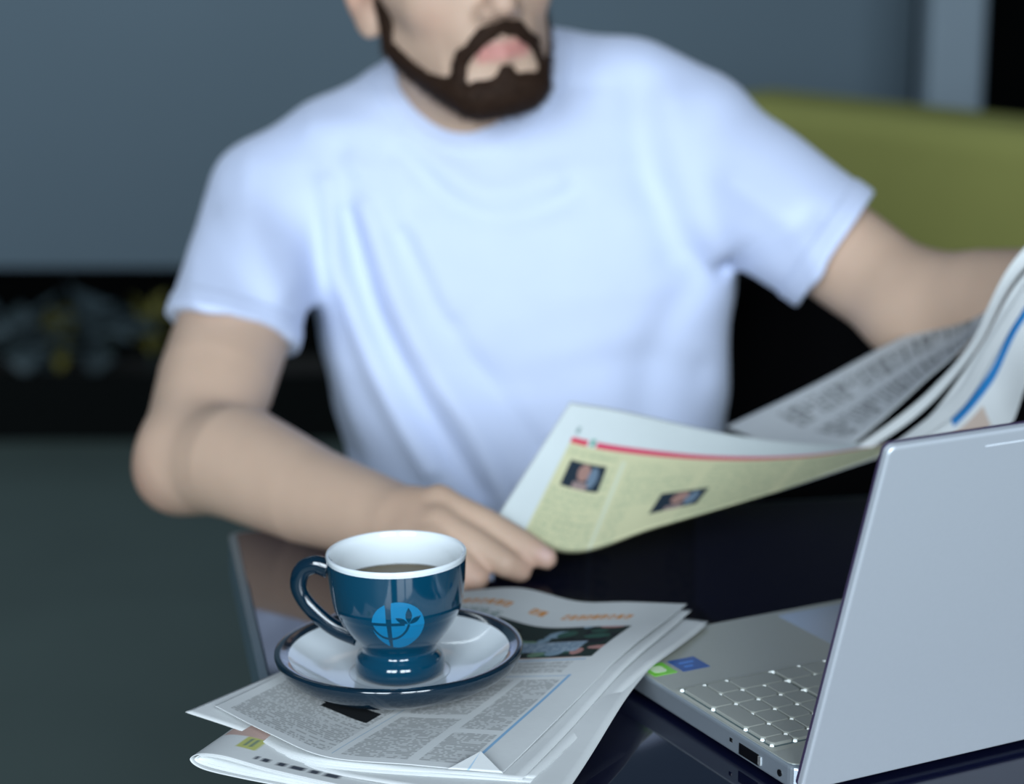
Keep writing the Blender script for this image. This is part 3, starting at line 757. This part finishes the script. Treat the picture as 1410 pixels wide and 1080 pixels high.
def grey_col(seed):
    def fn(u, v):
        c = plain(u, v)*.92
        for x0, x1, y0, y1 in ((.03, .20, .02, .07), (.03, .28, .09, .15), (.22, .30, .02, .08)):
            m_ = box_m(u, v, x0, x1, y0, y1) & text_mask(v-y0, u-x0, y1-y0, x1-x0, .0035, seed); c[m_] = PAPER*.30
        return c
    return fn
# inner right-hand page rising to the left hand
sheet('page', ruled([(1000, 588, 1.70), (1120, 530, 1.71), (1235, 468, 1.72), (1345, 420, 1.72), (1430, 372, 1.71), (1600, 330, 1.68)],
                    [(1160, 624, 1.56), (1215, 578, 1.56), (1272, 526, 1.56), (1342, 460, 1.556), (1416, 340, 1.550), (1600, 200, 1.54)], .006), 160, 90, held, grey_col(41), .34, .17)
sheet('page', ruled([(1178, 616, 1.555), (1240, 572, 1.550), (1288, 530, 1.548), (1338, 470, 1.546), (1412, 340, 1.545), (1600, 206, 1.540)],
                    [(1196, 619, 1.548), (1256, 578, 1.542), (1302, 534, 1.540), (1350, 474, 1.540), (1420, 360, 1.540), (1600, 240, 1.535)], .0), 80, 20, held, plain, .34, .03)
def blue_col(u, v):
    c = plain(u, v); c[box_m(u, v, .10, .34, .036, .052)] = (.02, .17, .42)
    m_ = box_m(u, v, .03, .15, .062, .10); c[m_] = (.50, .40, .34); c[box_m(u, v, .02, .12, .10, .12)] = (.30, .42, .52)
    return c
sheet('page', ruled([(1236, 612, 1.530), (1290, 562, 1.526), (1350, 478, 1.524), (1424, 364, 1.520), (1600, 262, 1.510)],
                    [(1236, 650, 1.500), (1325, 632, 1.490), (1388, 592, 1.485), (1440, 490, 1.480), (1600, 420, 1.470)], .004), 120, 60, held, blue_col, .34, .13)
sheet('page', ruled([(1222, 618, 1.526), (1282, 572, 1.520), (1322, 536, 1.514), (1356, 480, 1.512), (1432, 362, 1.510)],
                    [(1230, 624, 1.516), (1292, 588, 1.508), (1332, 552, 1.502), (1368, 490, 1.502), (1440, 376, 1.502)], 0), 60, 14, held, plain, .2, .03)

# ================================================================== CUP, SAUCER, COFFEE
sau_z = ztop+.0012
cupc = PZ(551, 922, sau_z+.007)
saucer = empty('saucer', (cupc[0], cupc[1], sau_z)); saucer.rotation_euler = (0, R(-1.6), 0)
tag(saucer, 'white saucer with dark blue rim beneath the coffee cup', 'saucer')
outer = [(.0, .0035), (.030, .0035), (.033, .0), (.038, .0), (.040, .0018), (.052, .0030), (.062, .0062), (.069, .0112), (.0728, .0170), (.0738, .0200), (.0736, .0216), (.0722, .0223), (.0690, .0217), (.0655, .0198)]
inner = [(.0655, .0198), (.061, .0165), (.053, .0115), (.044, .0080), (.034, .0066), (.030, .0062), (.0285, .0058), (.0, .0058)]
def smooth_prof(p, n): return spline(p, n)
lathe('outer_glaze', outer, M['navy'], saucer); lathe('inner_glaze', smooth_prof(inner, 28), M['white'], saucer)

cup = empty('coffee_cup', (cupc[0], cupc[1], sau_z+.0060)); cup.rotation_euler = (0, R(-1.2), R(-3))
tag(cup, 'blue footed coffee cup with white inside and round logo on the saucer', 'cup')
H = .0745; RR = .0412
prof = np.array([(.0, .004), (.021, .004), (.0225, .0005), (.0250, .0), (.0262, .0018), (.0266, .0045), (.0264, .0085), (.0252, .0115), (.0225, .0132), (.0214, .0148), (.0216, .0165), (.0240, .0200), (.0292, .0262),
        (.0335, .0325), (.0362, .0380), (.0372, .0405), (.0377, .0412), (.0388, .0470), (.0398, .0540), (.0405, .0610), (.0410, .0680), (.0412, .0712)])
lathe('outer_glaze', prof, M['blue'], cup, 128)
lathe('inner_glaze', spline([(.0412, .0712), (.0415, .0735), (.0408, .0748), (.0396, .0740), (.0388, .0700), (.0382, .060), (.0368, .046), (.0320, .033), (.0240, .0225), (.012, .0185), (.0, .018)], 60), M['white'], cup, 128)
hp_ = spline([(-.0402, 0, .0640), (-.0480, .001, .0662), (-.0560, .002, .0625), (-.0590, .002, .0530), (-.0555, .002, .0435), (-.0475, .001, .0345), (-.0375, 0, .0268), (-.0245, 0, .0215)], 40)
tube('handle', hp_, np.interp(np.linspace(0, 1, 40), [0, .15, .5, .85, 1], [.0044, .0042, .0036, .0038, .0044]), M['navy'], cup, 16, 1.35, up=(0, 1, 0))
# logo printed on the side towards the camera
def cup_r(z): return np.interp(z, prof[11:, 1], prof[11:, 0])
az0 = math.atan2(-cupc[1], -cupc[0])-cup.rotation_euler[2]
LR, zc = .0158, .0410
N = 150; g = np.linspace(-LR, LR, N+1); keep = []
cc = (g[:-1]+g[1:])/2; GX, GZ = np.meshgrid(cc, cc, indexing='ij'); gx, gz = GX/LR, GZ/LR
ins = gx**2+gz**2 < 1
vert = np.abs(gx+.34) < np.interp(gz, [-1, 1], [.075, .11])
horz = (np.abs(gz-.10) < .055) & (gx < .25)
arc = (np.abs(np.sqrt((gx+.30)**2+((gz-.15)*1.0)**2)-.70) < .05) & (gz < .10)
def leaf(cx_, cz_, ang, L, w):
    a = math.cos(ang)*(gx-cx_)+math.sin(ang)*(gz-cz_); b = -math.sin(ang)*(gx-cx_)+math.cos(ang)*(gz-cz_)
    t = np.clip(a/L, 0, 1); return (a > 0) & (a < L) & (np.abs(b) < w*np.sin(np.pi*t))
lv = leaf(.40, .10, R(91), .66, .12) | leaf(.42, .10, R(35), .52, .10) | leaf(.38, .10, R(150), .55, .10)
keepm = ins & ~vert & ~horz & ~arc & ~lv
vid = -np.ones((N+1, N+1), int); vv_ = []; ff = []
def lvert(i, j):
    if vid[i, j] < 0:
        z = zc+g[j]; r = cup_r(z)+.00012; a = az0+g[i]/.0385; vid[i, j] = len(vv_); vv_.append((r*math.cos(a), r*math.sin(a), z))
    return int(vid[i, j])
for i, j in np.argwhere(keepm): ff.append((lvert(i, j), lvert(i+1, j), lvert(i+1, j+1), lvert(i, j+1)))
lg = link('printed_logo', mesh_np('printed_logo', np.array(vv_), ff), M['logo'], cup, True); lg['label'] = 'light blue round logo with cross and leaves'
zl = .0545
cof = lathe('coffee', [(.0, zl), (.0360, zl), (.03745, zl+.0004), (.0374, zl-.002), (.0350, .045), (.030, .034), (.0, .030)], M['coffee'])
cof.location = cup.location; cof.rotation_euler = cup.rotation_euler
tag(cof, 'dark coffee filling the blue cup', 'coffee')

# ================================================================== LAPTOP
hinge = PZ(1089, 1056, .0165)
ldir = np.array([.886, .465])
lap = empty('laptop', (hinge[0], hinge[1], 0), math.atan2(ldir[1], ldir[0]))
tag(lap, 'open silver laptop seen from behind at the right', 'laptop')
LW, LD = .360, .211; OY = -.019
body = rprism('base', rrect(0, -.004, LW, LD, .007), .0030, .0165, M['alu3'], lap, .0020, 3)
rprism('deck', rrect(.0016, .0000, LW-.0016, LD-.0016, .006), .0164, .0169, M['alu2'], lap)
for x in (.03, LW-.05):
    for y in (.02, LD-.03): box('rubber_foot', (x, y, 0), (x+.02, y+.008, .0031), M['black'], lap)
# key well as a thin light plate and a raised frame line round it
rprism('key_well', rrect(.0040, .0430+OY, LW-.0060, .1400+OY, .003), .0169, .0172, M['keywell'], lap)
bm = bmesh.new(); o_, i_ = rrect(.0022, .0395+OY, LW-.003, .1440+OY, .004), rrect(.0038, .0428+OY, LW-.0058, .1402+OY, .003); n = len(o_)
rg_ = [[bm.verts.new((x, y, z)) for x, y in L] for L, z in ((o_, .0169), (i_, .0176), (i_, .0169))]
for a in range(2):
    for k in range(n): bm.faces.new((rg_[a][k], rg_[a][(k+1) % n], rg_[a+1][(k+1) % n], rg_[a+1][k]))
link('key_frame', bm_mesh('kf', bm), M['alu2'], lap)
keymesh = {}
def key(x0, x1, y0, y1):
    w, h = round(x1-x0, 5), round(y1-y0, 5)
    if (w, h) not in keymesh:
        g_ = .00035; c = .0019; bm = bmesh.new()
        def ring_(ins, z): return [bm.verts.new(p) for p in ((ins+c, ins, z), (w-ins-c, ins, z), (w-ins, ins+c, z), (w-ins, h-ins-c, z), (w-ins-c, h-ins, z), (ins+c, h-ins, z), (ins, h-ins-c, z), (ins, ins+c, z))]
        a, b, c_ = ring_(g_, 0), ring_(g_, .0012), ring_(g_+.0005, .0016)
        for p, q in ((a, b), (b, c_)):
            for k in range(8): bm.faces.new((p[k], p[(k+1) % 8], q[(k+1) % 8], q[k]))
        bm.faces.new(c_); bm.faces.new(a[::-1])
        me = bm_mesh('key', bm); me.materials.append(M['key']); keymesh[(w, h)] = me
    o = bpy.data.objects.new('key', keymesh[(w, h)]); COL.objects.link(o); o.parent = lap; o.location = (x0, y0, .01723)
YB = [q+OY for q in (.0450, .0542, .0708, .0875, .1042, .1209, .1376)]
npx = [.0054+.0155*k for k in range(5)]
for r_ in range(6):
    for c in range(4):
        if c == 0 and r_ in (2, 4): key(npx[0], npx[1], YB[r_], YB[r_+2]); continue
        if c == 0 and r_ in (3, 5): continue
        if r_ == 5 and c == 3: continue
        if r_ == 5 and c == 2: key(npx[2], npx[4], YB[5], YB[6]); continue
        key(npx[c], npx[c+1], YB[r_], YB[r_+1])
mx0, un = .0693, (LW-.0078-.0693)/15
rows = {0: [1]*15, 1: [2]+[1]*13, 2: [1.5]+[1]*12+[1.5], 3: [2.25]+[1]*11+[1.75], 4: [2.75]+[1]*10+[2.25], 5: [1, 1, 1, 1, 1, 1.25, 5.25, 1.25, 1, 1.25]}
for r_, ws in rows.items():
    x = mx0
    for w in ws:
        key(x, x+w*un, YB[r_], YB[r_+1]); x += w*un
bm = bmesh.new(); seen = set()
for o in [q for q in lap.children if q.name.startswith('key') and q.data in keymesh.values()]:
    w_, h_ = [kk for kk, mm in keymesh.items() if mm == o.data][0]
    for dx in (0, w_):
        for dy in (0, h_):
            x, y = o.location.x+dx, o.location.y+dy
            if (round(x, 4), round(y, 4)) in seen: continue
            seen.add((round(x, 4), round(y, 4))); bmesh.ops.create_cone(bm, segments=8, cap_ends=True, radius1=.0013, radius2=.0010, depth=.0011, matrix=Matrix.Translation((x, y, .0178)))
bk = link('key_backlight', bm_mesh('key_backlight', bm), M['backlight'], lap); bk['kind'] = 'stuff'
rprism('touchpad', rrect(.130, .151+OY, .245, .203, .003), .0169, .01705, M['alu3'], lap)
st = box('sticker', (.004, .166+OY, .0169), (.020, .184+OY, .0171), M['s_green'], lap); st['label'] = 'lime green sticker'
rprism('sticker_print', rrect(.007, .170+OY, .016, .180+OY, .003), .0171, .0172, M['s_white'], st)
st = box('sticker', (.0235, .165+OY, .0169), (.0425, .184+OY, .0171), M['s_blue'], lap); st['label'] = 'dark blue sticker'
box('sticker_print', (.028, .176+OY, .0171), (.038, .1785+OY, .0172), M['s_light'], st); box('sticker_print', (.028, .170+OY, .0171), (.034, .1725+OY, .0172), M['s_light'], st)
# ports on the visible side
def port(name, y0, y1, z0, z1, m):
    bm = bmesh.new(); add_box(bm, (-.00035, y0, z0), (.004, y1, z1), .0003, 1); return link(name, bm_mesh(name, bm), m, lap)
port('status_light', .0755+OY, .0785+OY, .0090, .0115, M['black'])
pp = port('port', .0490+OY, .0690+OY, .0050, .0118, M['black']); box('port_tongue', (-.0006, .0470+OY, .0062), (.002, .0496+OY, .0112), M['chrome'], pp)
bm = bmesh.new(); bmesh.ops.create_cone(bm, segments=20, cap_ends=True, radius1=.0020, radius2=.0020, depth=.004, matrix=Matrix.Translation((.0015, .0290+OY, .0090)) @ Matrix.Rotation(R(90), 4, 'Y')); link('port', bm_mesh('port', bm), M['black'], lap)
# lid
lid = empty('lid', (0, -.0040, .0065)); lid.parent = lap; TH = R(17.2)
lid.rotation_euler = (TH, 0, 0)             # leans back towards the camera
LH = .2165
def lid_prism(name, outline, y0, y1, m, bev=0):
    bm = bmesh.new(); vv = [bm.verts.new((x, y0, z)) for x, z in outline]; f = bm.faces.new(vv); ex = bmesh.ops.extrude_face_region(bm, geom=[f])
    for g_ in ex['geom']:
        if isinstance(g_, bmesh.types.BMVert): g_.co.y = y1
    bmesh.ops.recalc_face_normals(bm, faces=bm.faces[:])
    if bev: bmesh.ops.bevel(bm, geom=[e for e in bm.edges if abs(e.verts[0].co.y-y0) < 1e-6 and abs(e.verts[1].co.y-y0) < 1e-6], offset=bev, segments=3, profile=.5, affect='EDGES')
    return link(name, bm_mesh(name, bm), m, lid)
lid_prism('lid_shell', rrect(0, 0, LW, LH, .0045), -.0056, -.0016, M['alu'], .0016)
lid_prism('bezel', rrect(-.0002, .0002, LW+.0002, LH+.0002, .0045), -.0016, .0002, M['rubber'])
lid_prism('display', rrect(.006, .018, LW-.006, LH-.008, .002), .0002, .0005, M['screen'])
box('lid_highlight_strip', (.062, -.00568, LH-.0080), (LW-.062, -.0055, LH-.0074), M['lid_highlight'], lid)  # thin pale strip imitating a highlight line near the lid's top edge
bm = bmesh.new(); bmesh.ops.create_cone(bm, segments=20, cap_ends=True, radius1=.0045, radius2=.0045, depth=.26, matrix=Matrix.Translation((LW/2, .0030, .0080)) @ Matrix.Rotation(R(90), 4, 'Y')); link('hinge', bm_mesh('h', bm), M['rubber'], lap, True)
